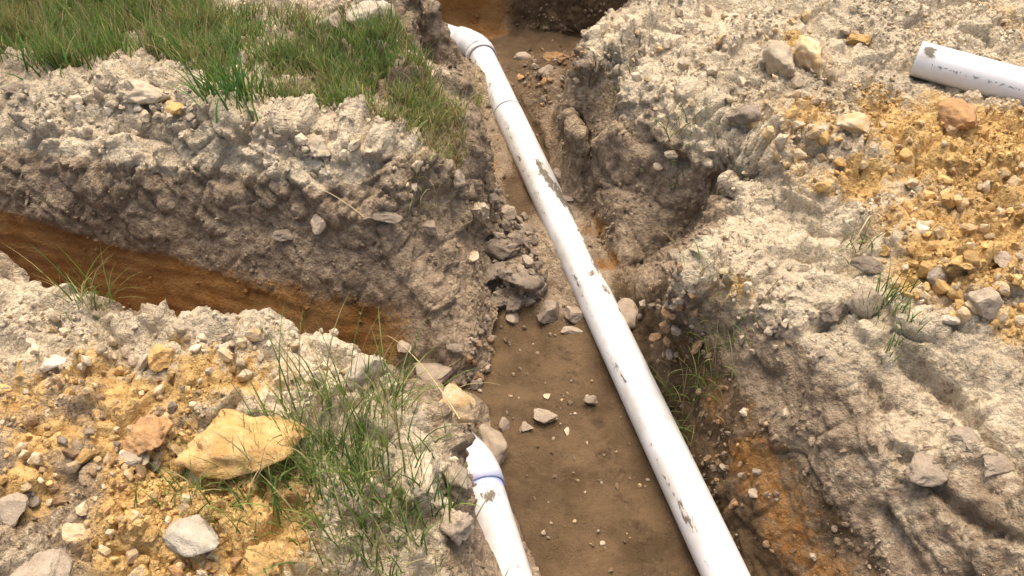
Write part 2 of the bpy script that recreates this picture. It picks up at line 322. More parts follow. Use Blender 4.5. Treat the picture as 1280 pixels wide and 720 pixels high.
for sz, am, tl, sd2 in ((.19, .030, .20, 5), (.10, .046, .32, 1), (.047, .027, .34, 2), (.022, .010, .28, 3)):
    f1, f2, rr, ti = worley_in(vis, q+warp.astype(np.float32)*max(.105-sz, 0)*4, sz, sd2)
    keep = sstep(.25, .6, rr+.25*big)
    d += (keep*(.25+.75*rr)*am+ti*sz*tl*(.35+.65*keep))*sstep(.0, .13, f2-f1)*tex
    if sd2 == 2: rr2 = rr
d += fbm(PT, .22, 2, 9)*.04*(rough*.8+.1)+FLOOR*(fbm(PT, .16, 2, 27)*.022+noise(PT, .05, 29)*.010+np.clip(noise(PT, .03, 30)-.15, 0, 1)*.012)
n_a = noise(PT, .05, 11); n_b = noise(PT, .024, 12); n_c = noise(PT, .012, 13)
d += (n_a*.007+np.abs(n_b)*.007+n_c*.005)*(rough*.9+.08)
ca = np.abs(noise(PW*np.array([1, 1, 1.6], np.float32), .17, 14)); d -= sstep(.035, .0, ca)*.014*steep*rough*sstep(.0, .3, noise(PT, .3, 21))
st = PT*np.array([1, 1, 7], np.float32); d += noise(st, .14, 15)*.007*cut
d += lr*(fbm(PT, .3, 3, 19)*.04+fbm(PT, .07, 3, 20)*.012)
# rut along the left of the main pipe
d += FLOOR*np.exp(-((rside+.20)/.035)**2)*(.008+.03*np.abs(n_b)+.02*n_a)*sstep(1.9, 1.5, BY)
d -= FLOOR*np.exp(-((rside+.15)/.03)**2)*.012*sstep(1.9, 1.5, BY)
# cracks and ledges that show singly
def crack(pts, wd, dp):
    global d
    w = [at(*p) for p in pts]; best = np.full(len(PT), 9., np.float32)
    for a, b in zip(w[:-1], w[1:]):
        ab = (b-a).astype(np.float32); t = np.clip(((PT-a.astype(np.float32))@ab)/(ab@ab), 0, 1)
        best = np.minimum(best, np.linalg.norm(PT-(a.astype(np.float32)+t[:, None]*ab), axis=1))
    best = best+n_a*.012+n_b*.01
    d -= dp*np.exp(-np.clip(best, 0, 9)**2/(wd*wd))
crack([(1130,450,.04),(1185,490,.05),(1240,555,.06),(1290,600,.07)], .016, .05)
crack([(1115,560,-.03),(1150,590,-.02),(1200,640,.0),(1290,690,.02)], .015, .05)
crack([(1090,480,-.0),(1105,510,-.01)], .014, .04); crack([(1020,410,.01),(1060,395,.02)], .013, .05); crack([(1010,330,.0),(1060,350,.02),(1085,300,.04)], .02, .04)
crack([(985,480,-.04),(1005,520,-.06)], .014, .04); crack([(1105,640,-.1),(1160,715,-.12)], .016, .04); crack([(940,500,-.2),(990,580,-.25),(1000,600,-.25)], .012, .04); crack([(960,620,-.35),(1000,690,-.36)], .012, .035)
crack([(850,195,-.10),(890,225,-.10),(935,255,-.08)], .05, .05); crack([(720,105,-.08),(760,150,-.08)], .03, .045); crack([(805,175,-.08),(850,205,-.08)], .025, .05)
crack([(420,245,-.02),(470,275,-.05),(500,250,-.03),(520,225,-.02)], .02, .04); crack([(330,290,-.12),(360,300,-.12)], .016, .04); crack([(170,235,-.03),(230,255,-.04)], .014, .03)
crack([(125,405,.02),(150,440,.03),(160,480,.05)], .02, .035); crack([(480,475,-.1),(540,485,-.2)], .02, .04)
near = np.exp(-((rside+.055)/.10)**2)*deep; d *= (1-.65*near)*(1-.75*spz)
d *= EDGE
PT = PT+NRM*d[:, None].astype(np.float32)
NRM = grid_normals(*[PT[:, k].reshape(NV, NU) for k in range(3)]).reshape(-1, 3)
a_var = np.clip(.5-.4*heap+.5*big+.3*noise(PT, .11, 33)+.25*(rr2-.5)*rough, 0, 1)
ATT = {'clay': a_clay, 'wet': a_wet, 'pale': a_pale, 'ochre': a_ochre, 'var': a_var}
# height map of the finished ground, for standing things on it
HM = np.full((NY, NX), -9.)
ci = np.clip(np.round((PT[:, 0]-X0)/CS).astype(int), 0, NX-1); cj = np.clip(np.round((PT[:, 1]-Y0)/CS).astype(int), 0, NY-1)
np.maximum.at(HM, (cj, ci), PT[:, 2]); HM = np.where(HM < -8, H, HM)
def hgt(x, y): return float(samp(HM, np.array([x]), np.array([y]))[0])
def hit(px, py):
    dr = ray(px, py); t = np.arange(1.0, 6.0, .004); p = CAM+dr*t[:, None]
    b = p[:, 2] <= samp(HM, p[:, 0], p[:, 1]); return p[np.argmax(b)] if b.any() else p[-1]
# ---- split into the pieces of the setting
zone = np.zeros((NV, NU), int)
zs = blur(np.where((H < -.40) & (SLOPE < .8), 1., 0.), 3); zw = blur(np.where((SLOPE > .95) & (H < -.03), 1., 0.), 3)
zf = samp(zs, BX, BY); zv = samp(zw, BX, BY)
wid = np.where(zf > .5, 0, np.where(zv > .5, 1, np.where(BX > .15+.12*(BY-1), 4, np.where(BY > 1.75, 2, 3))))
wid = np.where((wid >= 2) & (BY > 3.4), 5, wid); wid = wid.reshape(NV, NU)
idx = np.arange(NV*NU).reshape(NV, NU)
quads = np.stack([idx[:-1, :-1], idx[:-1, 1:], idx[1:, 1:], idx[1:, :-1]], -1).reshape(-1, 4); qz = wid[:-1, :-1].reshape(-1)
def mesh_np(name, verts, faces, k, atts=None, smooth=True):
    me = bpy.data.meshes.new(name); nf = len(faces)
    me.vertices.add(len(verts)); me.vertices.foreach_set('co', np.ascontiguousarray(verts, np.float32).ravel())
    me.loops.add(nf*k); me.loops.foreach_set('vertex_index', np.ascontiguousarray(faces, np.int32).ravel())
    me.polygons.add(nf); me.polygons.foreach_set('loop_start', np.arange(0, nf*k, k, dtype=np.int32))
    me.polygons.foreach_set('use_smooth', np.full(nf, smooth))
    for n, a in (atts or {}).items():
        a = np.asarray(a, np.float32)
        if a.ndim == 2:
            t = me.attributes.new(n, 'FLOAT_COLOR', 'POINT'); t.data.foreach_set('color', np.ascontiguousarray(a).ravel())
        else:
            t = me.attributes.new(n, 'FLOAT', 'POINT'); t.data.foreach_set('value', a)
    me.update(calc_edges=True); return me
def link(name, me, mat=None, parent=None, **props):
    o = bpy.data.objects.new(name, me); COL.objects.link(o)
    if mat is not None and me is not None and not me.materials: me.materials.append(mat)
    if parent is not None: o.parent = parent
    for k, v in props.items(): o[k] = v
    return o
for z, (nm, lab) in enumerate((('trench_floor', 'damp brown clay floor of the trenches'), ('trench_wall', 'cut clay and grey soil walls of the trenches'),
        ('ground_bank', 'pale crumbly bank with meadow grass behind the branch trench'), ('ground_bank', 'pale and ochre soil bank in the lower left corner'),
        ('ground_bank', 'wide grey and ochre soil bank right of the main trench'), ('ground', 'bare ground beyond the cross trench'))):
    f = quads[qz == z]; used, inv = np.unique(f, return_inverse=True)
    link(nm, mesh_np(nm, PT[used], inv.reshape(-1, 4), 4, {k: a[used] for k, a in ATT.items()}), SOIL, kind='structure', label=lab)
# ground running on to the horizon
B = 60.; ov = [(X0,Y0,0),(X1,Y0,0),(X1,Y1,0),(X0,Y1,0),(-B,-B,0),(B,-B,0),(B,B,0),(-B,B,0)]
om = mesh_np('ground', np.array(ov), np.array([[4,5,1,0],[5,6,2,1],[6,7,3,2],[7,4,0,3]]), 4, {'pale': np.full(8, .45), 'var': np.full(8, .5), 'ochre': np.full(8, .25)})
link('ground', om, SOIL, kind='structure', label='open ground around the trenches')

# ------------------------------------------------------------------ stones and clods
def ico(sub):
    import bmesh
    bm = bmesh.new(); bmesh.ops.create_icosphere(bm, subdivisions=sub, radius=1); bm.verts.ensure_lookup_table()
    v = np.array([x.co for x in bm.verts]); f = np.array([[y.index for y in x.verts] for x in bm.faces]); bm.free(); return v, f
ICO = {k: ico(k) for k in (1, 2, 3, 4)}
def rock_verts(sub, seed, cuts=9, rough=.06, dmin=.4, bump=.12):
    v, f = ICO[sub]; v = v.copy(); r = np.random.default_rng(seed)
    pp = (v+seed*3.17).astype(np.float32); v = v*(1+noise(pp, 1.1, seed % 50)*.5)[:, None]
    for _ in range(cuts+5):
        n = r.normal(size=3); n /= np.linalg.norm(n); dd = r.uniform(dmin, .92)
        s = v@n; v = np.where((s > dd)[:, None], v-(s-dd)[:, None]*n*.93, v)
    nn = v/np.linalg.norm(v, axis=1, keepdims=True); pp = (v+seed*3.17).astype(np.float32)
    h = noise(pp, .45, 3+seed % 50)*bump*1.3+noise(pp, .2, 5)*rough*2.2
    if sub > 2: h = h+noise(pp, .1, 8)*rough*.8-sstep(.05, 0, np.abs(noise(pp, .5, 9+seed % 20)))*rough
    v = v+nn*h[:, None]
    return v/np.abs(v).max(0), f
# loose crumbs: too many and too small to tell apart
def rand_rot(n):
    q = rng.normal(size=(n, 4)); q /= np.linalg.norm(q, axis=1, keepdims=True); w, x, y, z = q.T
    return np.stack([np.stack([1-2*(y*y+z*z), 2*(x*y-z*w), 2*(x*z+y*w)], -1), np.stack([2*(x*y+z*w), 1-2*(x*x+z*z), 2*(y*z-x*w)], -1), np.stack([2*(x*z-y*w), 2*(y*z+x*w), 1-2*(x*x+y*y)], -1)], 1)
def scatter(name, label, n, prob, smin, smax, sub, pw=2.2, sink=.25, lift=.12):
    p = prob*np.clip(edge*4, 0, 1); p = p*(np.abs(BX) < 1.15+.42*(BY-.7))*(BY > .6)*(BY < 3.75)
    p = p*np.maximum(1e-9, 1)
    p = p/p.sum(); pick = rng.choice(len(PT), n, p=p)
    s = smin+(smax-smin)*rng.random(n)**pw
    V_, F_, A_ = [], [], {k: [] for k in ATT}; off = 0
    base = [rock_verts(sub, 300+k, 6, .03, .35, .16) for k in range(10)]
    which = rng.integers(0, 10, n)
    for k in range(10):
        sel = np.where(which == k)[0]
        if not len(sel): continue
        v, f = base[k]; m = len(v)
        an = rng.uniform(.6, 1.25, (len(sel), 1, 3))
        pts = np.einsum('nij,nvj->nvi', rand_rot(len(sel)), v[None]*an)*s[sel][:, None, None]
        c = PT[pick[sel]]+NRM[pick[sel]]*(s[sel]*(1-2*sink)*.6)[:, None]
        pts = pts+c[:, None, :]
        V_.append(pts.reshape(-1, 3)); F_.append((f[None]+(np.arange(len(sel))*m)[:, None, None]).reshape(-1, 3)+off); off += len(sel)*m
        for a in ATT:
            val = ATT[a][pick[sel]]
            if a == 'var': val = np.clip(val+rng.normal(0, .22, len(sel))+lift, 0, 1.3)
            if a == 'pale': val = val+rng.normal(.08, .2, len(sel))
            if a == 'ochre': val = val+rng.normal(0, .12, len(sel))
            if a == 'wet': val = val*.5
            A_[a].append(np.repeat(val, m))
    me = mesh_np(name, np.concatenate(V_), np.concatenate(F_), 3, {a: np.concatenate(x) for a, x in A_.items()}, smooth=False)
    return link(name, me, SOIL, kind='stuff', label=label, category='rubble')
patch = sstep(-.1, .35, fbm(PT.astype(np.float32), .22, 2, 31))+.06
area = np.linalg.norm(np.cross(np.gradient(np.stack([TX, TY, TZ], -1), axis=1), np.gradient(np.stack([TX, TY, TZ], -1), axis=0)), axis=2).ravel()
pr_top = (.25+a_pale+a_ochre*2.6)*top*(.4+.6*flat)*patch*(1-.75*lr)*area
scatter('loose_crumbs', 'fine pale and ochre soil crumbs strewn over the banks', 11000, pr_top, .002, .011, 1, 2.6)
pr_wall = (rough*(1-top)*(.5+steep)*.8*patch+.10*FLOOR)*area
scatter('loose_crumbs', 'small grey soil crumbs on the trench walls and floor', 5500, pr_wall, .002, .011, 1, 2.6, lift=.0)

def stone_mat(name, a, b, rough=.9, bump=.9):
    m, nt, bs = new_mat(name)
    tc = N(nt, 'ShaderNodeTexCoord'); oi = N(nt, 'ShaderNodeObjectInfo'); geo = N(nt, 'ShaderNodeNewGeometry')
    pos = geo.outputs['Position']
    n1 = nz(nt, pos, 30, 4, .65); n2 = nz(nt, pos, 130, 4, .65); n3 = nz(nt, pos, 380, 2)
    c = mixc(nt, ramp(nt, n1, .33, .68), a, b)
    c = mixc(nt, math_(nt, 'MULTIPLY', ramp(nt, n2, .52, .66), .45), c, (.27, .205, .135))
    v = math_(nt, 'MULTIPLY', math_(nt, 'ADD', .68, math_(nt, 'MULTIPLY', n2, .64)), math_(nt, 'ADD', .78, math_(nt, 'MULTIPLY', oi.outputs['Random'], .44)))
    mul = N(nt, 'ShaderNodeVectorMath', operation='SCALE'); nt.links.new(c, mul.inputs[0]); nt.links.new(v, mul.inputs['Scale'])
    nt.links.new(mul.outputs[0], bs.inputs['Base Color']); bs.inputs['Roughness'].default_value = rough; bs.inputs['Specular IOR Level'].default_value = .25
    bp = N(nt, 'ShaderNodeBump'); bp.inputs['Strength'].default_value = bump; bp.inputs['Distance'].default_value = .005
    nt.links.new(math_(nt, 'ADD', n2, math_(nt, 'MULTIPLY', n3, .5)), bp.inputs['Height']); nt.links.new(bp.outputs[0], bs.inputs['Normal'])
    return m
MG = stone_mat('grey_stone', (.285,.22,.15), (.38,.30,.21)); MD = stone_mat('dark_grey_clod', (.18,.138,.095), (.27,.212,.15))
MP = stone_mat('pale_clod', (.56,.455,.305), (.41,.315,.205)); MO = stone_mat('ochre_clod', (.56,.36,.135), (.45,.265,.09))
MB = stone_mat('brown_clod', (.22,.125,.055), (.31,.2,.11)); MOR = stone_mat('orange_clod', (.44,.245,.10), (.32,.18,.08)); MW = stone_mat('whitish_stone', (.56,.48,.36), (.45,.37,.26))
MY = stone_mat('big_ochre_clod', (.56,.365,.15), (.44,.25,.08)); MMX = stone_mat('pale_ochre_clod', (.53,.42,.27), (.48,.31,.13))
_seed = [900]
def stone(px, py, wpx, hpx, mat, label, name='stone', cat='stone', sub=3, turn=0, tall=.6, cuts=9, sink=.3, rough=.05, group=None, tilt=(0, 0), bump=.12):
    """stone about wpx x hpx photo pixels in view, its middle at pixel px, py, bedded in the ground"""
    _seed[0] += 1; g = hit(px, py+hpx*.25); dist = np.linalg.norm(g-CAM); k = dist/FPX/2
    v, f = rock_verts(sub, _seed[0], cuts, rough, .38, bump)
    sx = wpx*k; sz = max(hpx*k*tall, .004); sy = max(hpx*k*1.05, .004)
    v = v*np.array([sx, sy, sz])*1.08
    M = Matrix.Rotation(R(turn), 4, 'Z')@Matrix.Rotation(R(tilt[0]), 4, 'X')@Matrix.Rotation(R(tilt[1]), 4, 'Y')
    me = mesh_np(name, v, f, 3, smooth=(sub > 3))
    p = dict(label=label, category=cat)
    if group: p['group'] = group
    o = link(name, me, mat, **p); z = hgt(g[0], g[1])
    o.matrix_world = Matrix.Translation((g[0], g[1], z+sz*(1-2*(sink+.08))))@M
    return o
stone(309,533,150,92,MY,'large smooth ochre clay boulder with flat top beside the grass tufts','clay_boulder','boulder',4,8,.62,11,.22,.07,bump=.2)
stone(237,667,70,52,MW,'flat-topped whitish grey stone below the ochre boulder','stone','stone',4,0,.6,11,.25,.03)
stone(48,705,90,52,MG,'broad pale grey stone cut by the bottom edge near the lower left corner',sub=4,turn=5,tall=.55,cuts=11,sink=.3)
stone(8,630,40,44,MG,'grey stone at the left edge above the broad pale stone',sub=3)
stone(185,540,52,50,MOR,'orange brown clay lump left of the large ochre boulder','clay_clod','clod',4,0,.7,7,.2,.1)
stone(165,572,26,24,MG,'small grey stone beneath the orange brown clay lump',sub=3)
stone(181,570,14,20,MP,'tiny pale chip leaning under the orange brown clay lump','soil_chip','chip',sub=2)
stone(243,572,20,18,MW,'upper of two whitish pebbles among grass beside the ochre boulder','pebble','pebble',sub=3)
stone(249,590,26,20,MW,'lower of two whitish pebbles among grass beside the ochre boulder','pebble','pebble',sub=3)
stone(205,440,32,32,MO,'round ochre clod bedded in the pale rim of the lower left bank','clay_clod','clod',3,0,.7,6,.25,.1)
stone(65,448,28,26,MW,'bright whitish lump on the lower left bank near the trench rim','soil_lump','clod',sub=3)
stone(95,660,36,28,MMX,'yellowish lump right above the broad pale stone in lower left corner','clay_clod','clod',sub=3,rough=.1)
stone(186,663,22,20,MO,'small yellow clod just left of the flat-topped whitish stone','clay_clod','clod',sub=3,rough=.1)
stone(330,690,60,60,MO,'crumbling ochre clod at the bottom edge under the grass','clay_clod','clod',4,0,.7,6,.25,.14)
stone(370,612,26,20,MOR,'reddish brown pebble half hidden in the big grass tuft','pebble','pebble',sub=3)
stone(548,455,62,44,MG,'flat grey slab at the mouth of the branch trench','stone_slab','stone',4,-8,.4,12,.25,.03)
stone(567,497,58,50,MMX,'square orange and grey clod at the tip of the lower left bank','clay_clod','clod',4,-10,.75,12,.2,.05)
stone(612,549,44,54,MG,'grey stone leaning on the short pipe fitting at the trench edge','stone','stone',4,20,.7,10,.2,.04,tilt=(0,15))
stone(507,432,20,18,MG,'small grey stone above the flat slab in the branch trench mouth','stone','stone',3)
stone(568,430,20,18,MD,'dark grey lump behind the flat slab in the branch trench mouth','soil_lump','clod',3)
stone(453,455,50,54,MW,'large pale pointed clod on the rim of the lower left bank','soil_lump','clod',4,20,.75,10,.25,.06)
stone(525,585,60,70,MP,'big knobbly whitish soil lump on the bank above the short pipe','soil_lump','clod',4,0,.6,7,.35,.14,bump=.2)
stone(687,387,30,30,MG,'rounded grey stone touching its twin left of the main pipe','stone','stone',4,0,.8,9,.2,.02)
stone(714,390,30,24,MG,'grey stone wedged between its twin and the main pipe','stone','stone',4,30,.75,9,.2,.02)
stone(783,386,42,40,MG,'smooth grey stone leaning against the right side of the main pipe','stone','stone',4,35,.6,3,.3,.02,bump=.08)
stone(679,517,33,22,MG,'largest grey pebble lying alone on the brown trench floor','pebble','pebble',4,0,.7,10,.15,.03)
stone(657,532,19,14,MG,'small pebble just left of the largest floor pebble','pebble','pebble',3,0,.7,9,.15)
stone(737,499,18,16,MG,'small pebble between the largest floor pebble and the pipe','pebble','pebble',3,0,.8,9,.15)
stone(630,525,12,22,MG,'narrow grey chip at the foot of the leaning stone','soil_chip','chip',2,0,.6)
stone(684,494,10,9,MP,'tiny pale chip above the largest floor pebble','soil_chip','chip',2,0,.6)
stone(708,537,7,13,MP,'thin pale chip lower right of the largest floor pebble','soil_chip','chip',2,0,.5)
stone(641,393,18,20,MG,'small angular stone on the floor left of the twin stones','stone','stone',3)
stone(714,411,30,12,MG,'low flat stone just below the wedged twin stone','stone','stone',3,0,.5)
stone(696,218,16,20,MG,'rounded pebble right of the main pipe halfway up','pebble','pebble',3)
stone(709,246,14,10,MG,'small pebble in mud where the pipe edge is crusted','pebble','pebble',2)
stone(634,265,22,22,MG,'round mud ball left of the main pipe','soil_lump','clod',3,0,.85,6,.2,.06)
stone(540,285,18,24,MG,'rounded stone stuck in the corner face of the grassy bank','stone','stone',3,0,.9,7,.2)
stone(573,225,16,26,MG,'upright stone below the dry roots at the bank corner','stone','stone',3,0,1.,8,.2)
stone(599,262,24,28,MP,'pale clod on the corner edge of the grassy bank','soil_lump','clod',3,0,.9,7,.2,.1)
stone(592,318,16,18,MP,'pinkish white chip beside the small orange clay patch','soil_chip','chip',2)
stone(480,268,44,20,MD,'flat dark slab jutting from the grassy bank wall','stone_slab','stone',3,5,.5,10,.25)
stone(397,275,22,30,MG,'grey pointed stone hanging in the wall of the grassy bank','stone','stone',3,0,.9,8,.2)
stone(395,178,36,34,MP,'largest pale lump on the crest below the meadow grass','soil_lump','clod',4,0,.75,7,.25,.1)
stone(176,112,66,34,MP,'broad pale knob on the crest at the foot of the meadow','soil_lump','clod',4,0,.7,7,.35,.14)
stone(220,133,20,20,MO,'lone ochre clod on the pale crest below the meadow','clay_clod','clod',3)
stone(15,108,30,18,MD,'dark clod at the left edge where meadow meets crest','soil_lump','clod',3)
stone(352,288,36,18,MG,'flat flake of grey soil in the branch trench wall','stone_slab','stone',3,0,.5)
stone(971,72,44,60,MP,'pale half of the two-coloured lump on the far right bank','soil_lump','clod',4,10,.75,9,.25,.07)
stone(1010,65,48,60,MMX,'mossy yellow lump against the pale lump on the right bank','clay_clod','clod',4,0,.75,7,.3,.14)
stone(1073,44,28,26,MO,'small ochre lump to the right of the mossy yellow lump','clay_clod','clod',3,0,.7,7,.35,.1)
stone(1068,155,46,30,MMX,'angular pale brown stone on the bank below the loose pipe end','stone','stone',4,0,.7,11,.2,.04)
stone(930,134,40,34,MD,'dark grey boulder half buried in the right bank','stone','boulder',4,0,.7,8,.35,.06)
stone(1198,140,42,36,MOR,'orange brown clod directly below the loose pipe','clay_clod','clod',4,0,.7,8,.3,.06)
stone(1254,318,22,26,MG,'grey stone standing in the ochre rubble heap at the right','stone','stone',3)
stone(1172,345,26,26,MG,'bluish grey stone among ochre clods in the middle of the heap','stone','stone',3)
stone(1223,375,38,40,MG,'largest grey stone in the lower part of the ochre heap','stone','stone',4,0,.8,9,.2,.05)
stone(1153,282,18,18,MW,'pinkish white chip on top of the ochre rubble heap','soil_chip','chip',3)
stone(1188,396,22,14,MW,'flat white chip along the lower fringe of the ochre heap','soil_chip','chip',3)
stone(1078,368,46,46,MG,'tall grey lump beside the green tuft on the right bank','soil_lump','clod',4,0,.8,8,.3,.06)
stone(1040,385,32,28,MD,'dark block under the tall grey lump on the right bank','soil_lump','clod',3,0,.7,9,.3)
stone(1085,330,38,24,MD,'dark mossy lump between the grey slope and ochre heap','soil_lump','clod',3,0,.7,8,.3)
stone(1165,578,70,40,MG,'broad pale block between the two cracks on the lower right slope','soil_lump','clod',4,25,.45,9,.5,.08)
stone(1205,540,36,30,MG,'lump above the broad pale block on the lower right slope','soil_lump','clod',3,25,.5,9,.35,.06)
stone(1245,575,40,26,MG,'squarish lump near the right edge of the lower right slope','soil_lump','clod',3,25,.5,9,.35,.06)
stone(940,612,12,16,MG,'small round stone on the dirt right of the main pipe','pebble','pebble',3)
stone(683,85,20,18,MG,'rounded pale stone in the rubble beyond the pipe bend','stone','stone',3)
stone(655,68,24,14,MG,'flat stone at the far end of the trench beyond the bend','stone','stone',3)
stone(690,66,26,18,MOR,'orange clod in the rubble beyond the pipe bend','clay_clod','clod',3)
stone(840,190,18,16,MP,'pale pebble under the wisp of grass at the overhang','pebble','pebble',3)
stone(843,315,18,24,MG,'upright grey stone in the side gully','stone','stone',3)
stone(822,208,14,10,MP,'pale chip on the wall left of the dark overhang','soil_chip','chip',2)
stone(462,14,60,40,MW,'whitish earth block behind the grass on the far side of the bank','earth_block','clod',4,0,.8,8,.35,.08)
stone(420,20,40,40,MG,'grey earth block left of the whitish block behind the grass','earth_block','clod',4,0,.9,8,.35,.08)
stone(654,342,54,42,MD,'largest dark mud clod of the heap left of the pipe','mud_clod','clod',4,15,.6,4,.46,.09,bump=.12)
stone(668,352,44,34,MD,'dark mud clod between the largest heap clod and the twin stones','mud_clod','clod',4,25,.65,8,.46,.09,bump=.12)
stone(655,282,40,32,MD,'dark mud clod right of the round mud ball','mud_clod','clod',4,55,.65,8,.46,.09,bump=.12)
stone(618,330,34,34,MD,'dark mud clod pressed against the corner wall','mud_clod','clod',4,5,.65,8,.46,.09,bump=.12)
stone(648,372,36,24,MD,'low dark clod in front of the largest heap clod','mud_clod','clod',4,35,.65,8,.46,.09,bump=.12)
stone(630,300,48,46,MD,'dark mud clod against the corner wall above the largest one','mud_clod','clod',4,40,.75,8,.46,.09,bump=.12)
stone(625,368,40,30,MD,'low dark mud clod at the near foot of the heap','mud_clod','clod',4,10,.6,8,.46,.09,bump=.12)
stone(572,640,44,56,MG,'knobbly grey clod on the bank edge below the purple ring of the short pipe','soil_lump','clod',4,30,.6,7,.4,.1,bump=.25)
stone(566,580,36,62,MG,'narrow grey clod beside the hub of the short pipe','soil_lump','clod',4,20,.6,7,.4,.1,bump=.25)
# repeats: clods alike, shared meshes
PROT = {}
TINT = {'ochre_clod': 'ochre', 'pale_clod': 'pale', 'pale_ochre_clod': 'buff', 'whitish_stone': 'whitish', 'grey_stone': 'grey', 'dark_grey_clod': 'dark', 'brown_clod': 'brown', 'orange_clod': 'orange'}
def clods(poly, n, smin, smax, mats, anchors, group, name='soil_clod', cat='clod', sub=2, seed=1, sink=.35, pw=1.6):
    """anchors: (pixel x, pixel y, phrase) - each clod is described by its size, colour and the nearest landmark"""
    r = random.Random(seed); pr = []
    for m in mats:
        if (name, m.name) not in PROT:
            PROT[(name, m.name)] = []
            for k in range(5):
                v, f = rock_verts(sub, 500+len(PROT)*31+k, 8, .06, .35, .2); me = mesh_np(name, v, f, 3, smooth=False); me.materials.append(m); PROT[(name, m.name)].append(me)
        pr += [(m, x) for x in PROT[(name, m.name)]]
    xs = [p[0] for p in poly]; ys = [p[1] for p in poly]; k = 0
    while k < n:
        x, y = r.uniform(min(xs), max(xs)), r.uniform(min(ys), max(ys))
        if not in_poly(np.array([x]), np.array([y]), poly)[0]: continue
        k += 1; g = hit(x, y); t = r.random()**pw; s = (smin+(smax-smin)*t)/2; m, me = r.choice(pr)
        o = bpy.data.objects.new(name, me); COL.objects.link(o)
        o.location = (g[0], g[1], hgt(g[0], g[1])+s*(1-2*sink)*.6)
        o.rotation_euler = (r.uniform(0, 6.3), r.uniform(0, 6.3), r.uniform(0, 6.3))
        o.scale = (s*r.uniform(.85, 1.3), s*r.uniform(.8, 1.2), s*r.uniform(.65, 1.))
        size = 'tiny' if t < .12 else 'small' if t < .35 else 'middling' if t < .65 else 'large'
        an = min(anchors, key=lambda a: (a[0]-x)**2+(a[1]-y)**2)[2]
        o['label'] = f"{size} {TINT[m.name]} {name.split('_')[1]} {an}"; o['category'] = cat; o['group'] = group
def in_poly(x, y, poly):
    c = np.zeros(len(x), bool)
    for (ax, ay), (bx, by) in zip(poly, poly[1:]+poly[:1]):
        k = ((ay > y) != (by > y)) & (x < (bx-ax)*(y-ay)/(by-ay+1e-12)+ax); c ^= k
    return c
clods([(1100,265),(1165,245),(1280,265),(1280,425),(1200,400),(1130,385),(1105,330)], 100, .014, .046, [MO, MMX, MO, MMX, MO, MO],
    [(1150,280,'on top of the heap beside the pinkish white chip'), (1255,290,'at the far right end of the ochre heap'), (1125,330,'at the near foot of the ochre heap above the dense tuft'), (1172,345,'around the bluish grey stone of the heap'), (1254,330,'around the standing grey stone of the heap'), (1223,375,'around the largest grey stone of the heap'), (1180,390,'on the lower fringe of the ochre heap'), (1265,400,'at the lower right end of the ochre heap')], 'clods of the ochre rubble heap', 'clay_clod', seed=2, pw=1.7, sink=.45)
clods([(0,118),(60,118),(170,100),(230,125),(330,150),(450,180),(550,200),(520,240),(400,225),(300,200),(150,170),(0,165)], 75, .014, .05, [MP, MP, MW, MP],
    [(20,130,'on the crest under the dark clod at the left border'), (100,140,'on the crest left of the broad pale knob'), (176,120,'around the broad pale knob on the crest'), (230,140,'beside the lone ochre clod on the crest'), (310,170,'on the crest under the broad-bladed tuft'), (390,185,'around the largest pale lump of the crest'), (460,205,'on the crest above the jutting dark slab'), (530,215,'at the crest end above the dry roots')], 'pale clods on the crest', seed=3, pw=2)
clods([(0,345),(90,385),(200,390),(340,412),(470,445),(470,490),(360,490),(220,460),(100,460),(0,430)], 60, .014, .046, [MP, MMX, MP, MP],
    [(20,380,'on the rim at the left border above the small tuft'), (70,430,'around the bright whitish lump on the lower left bank'), (120,400,'on the rim just under the drooping small tuft'), (205,430,'around the round ochre clod on the rim'), (290,420,'on the rim above the ochre boulder'), (370,440,'on the rim above the tall green tuft'), (450,460,'around the large pale pointed clod')], 'pale clods on the lower left rim', 'soil_lump', seed=4, pw=2)
clods([(0,470),(150,460),(260,480),(230,560),(130,640),(0,640)], 100, .012, .036, [MMX, MD, MB, MO, MMX],
    [(30,490,'at the left border of the lower left bank'), (100,490,'on the bank below the bright whitish lump'), (180,500,'on the bank above the orange brown lump'), (230,510,'just left of the ochre boulder'), (30,580,'above the grey stone at the left border'), (110,560,'on the bank left of the orange brown lump'), (110,620,'on the bank above the yellowish lump')], 'brownish clods on the lower left bank', 'clay_lump', seed=5, pw=2)
clods([(130,560),(280,560),(300,720),(130,720)], 60, .012, .036, [MO, MMX, MOR, MMX],
    [(160,600,'below the orange brown lump on the bank'), (240,610,'in the ochre patch above the flat-topped stone'), (170,660,'around the small yellow clod'), (240,660,'around the flat-topped whitish stone'), (150,705,'on the bottom edge beside the broad pale stone'), (270,705,'on the bottom edge below the flat-topped stone')], 'yellow clods at the bottom edge', 'clay_lump', seed=6, pw=2)
clods([(745,70),(850,10),(1130,10),(1130,140),(990,220),(900,160),(780,130)], 95, .014, .05, [MP, MP, MMX, MP, MMX],
    [(770,80,'at the lip of the far right trench wall'), (840,40,'on the far bank above the trench lip'), (850,120,'on the bank above the dark wisp of grass'), (930,60,'left of the pale two-coloured lump'), (930,140,'around the dark half-buried boulder'), (1000,60,'around the mossy yellow lump'), (1000,140,'below the mossy yellow lump'), (1080,50,'around the small ochre lump on the far bank'), (1090,110,'in front of the open end of the loose pipe')], 'pale clods on the upper right bank', 'soil_crumb', seed=7, pw=2.2)
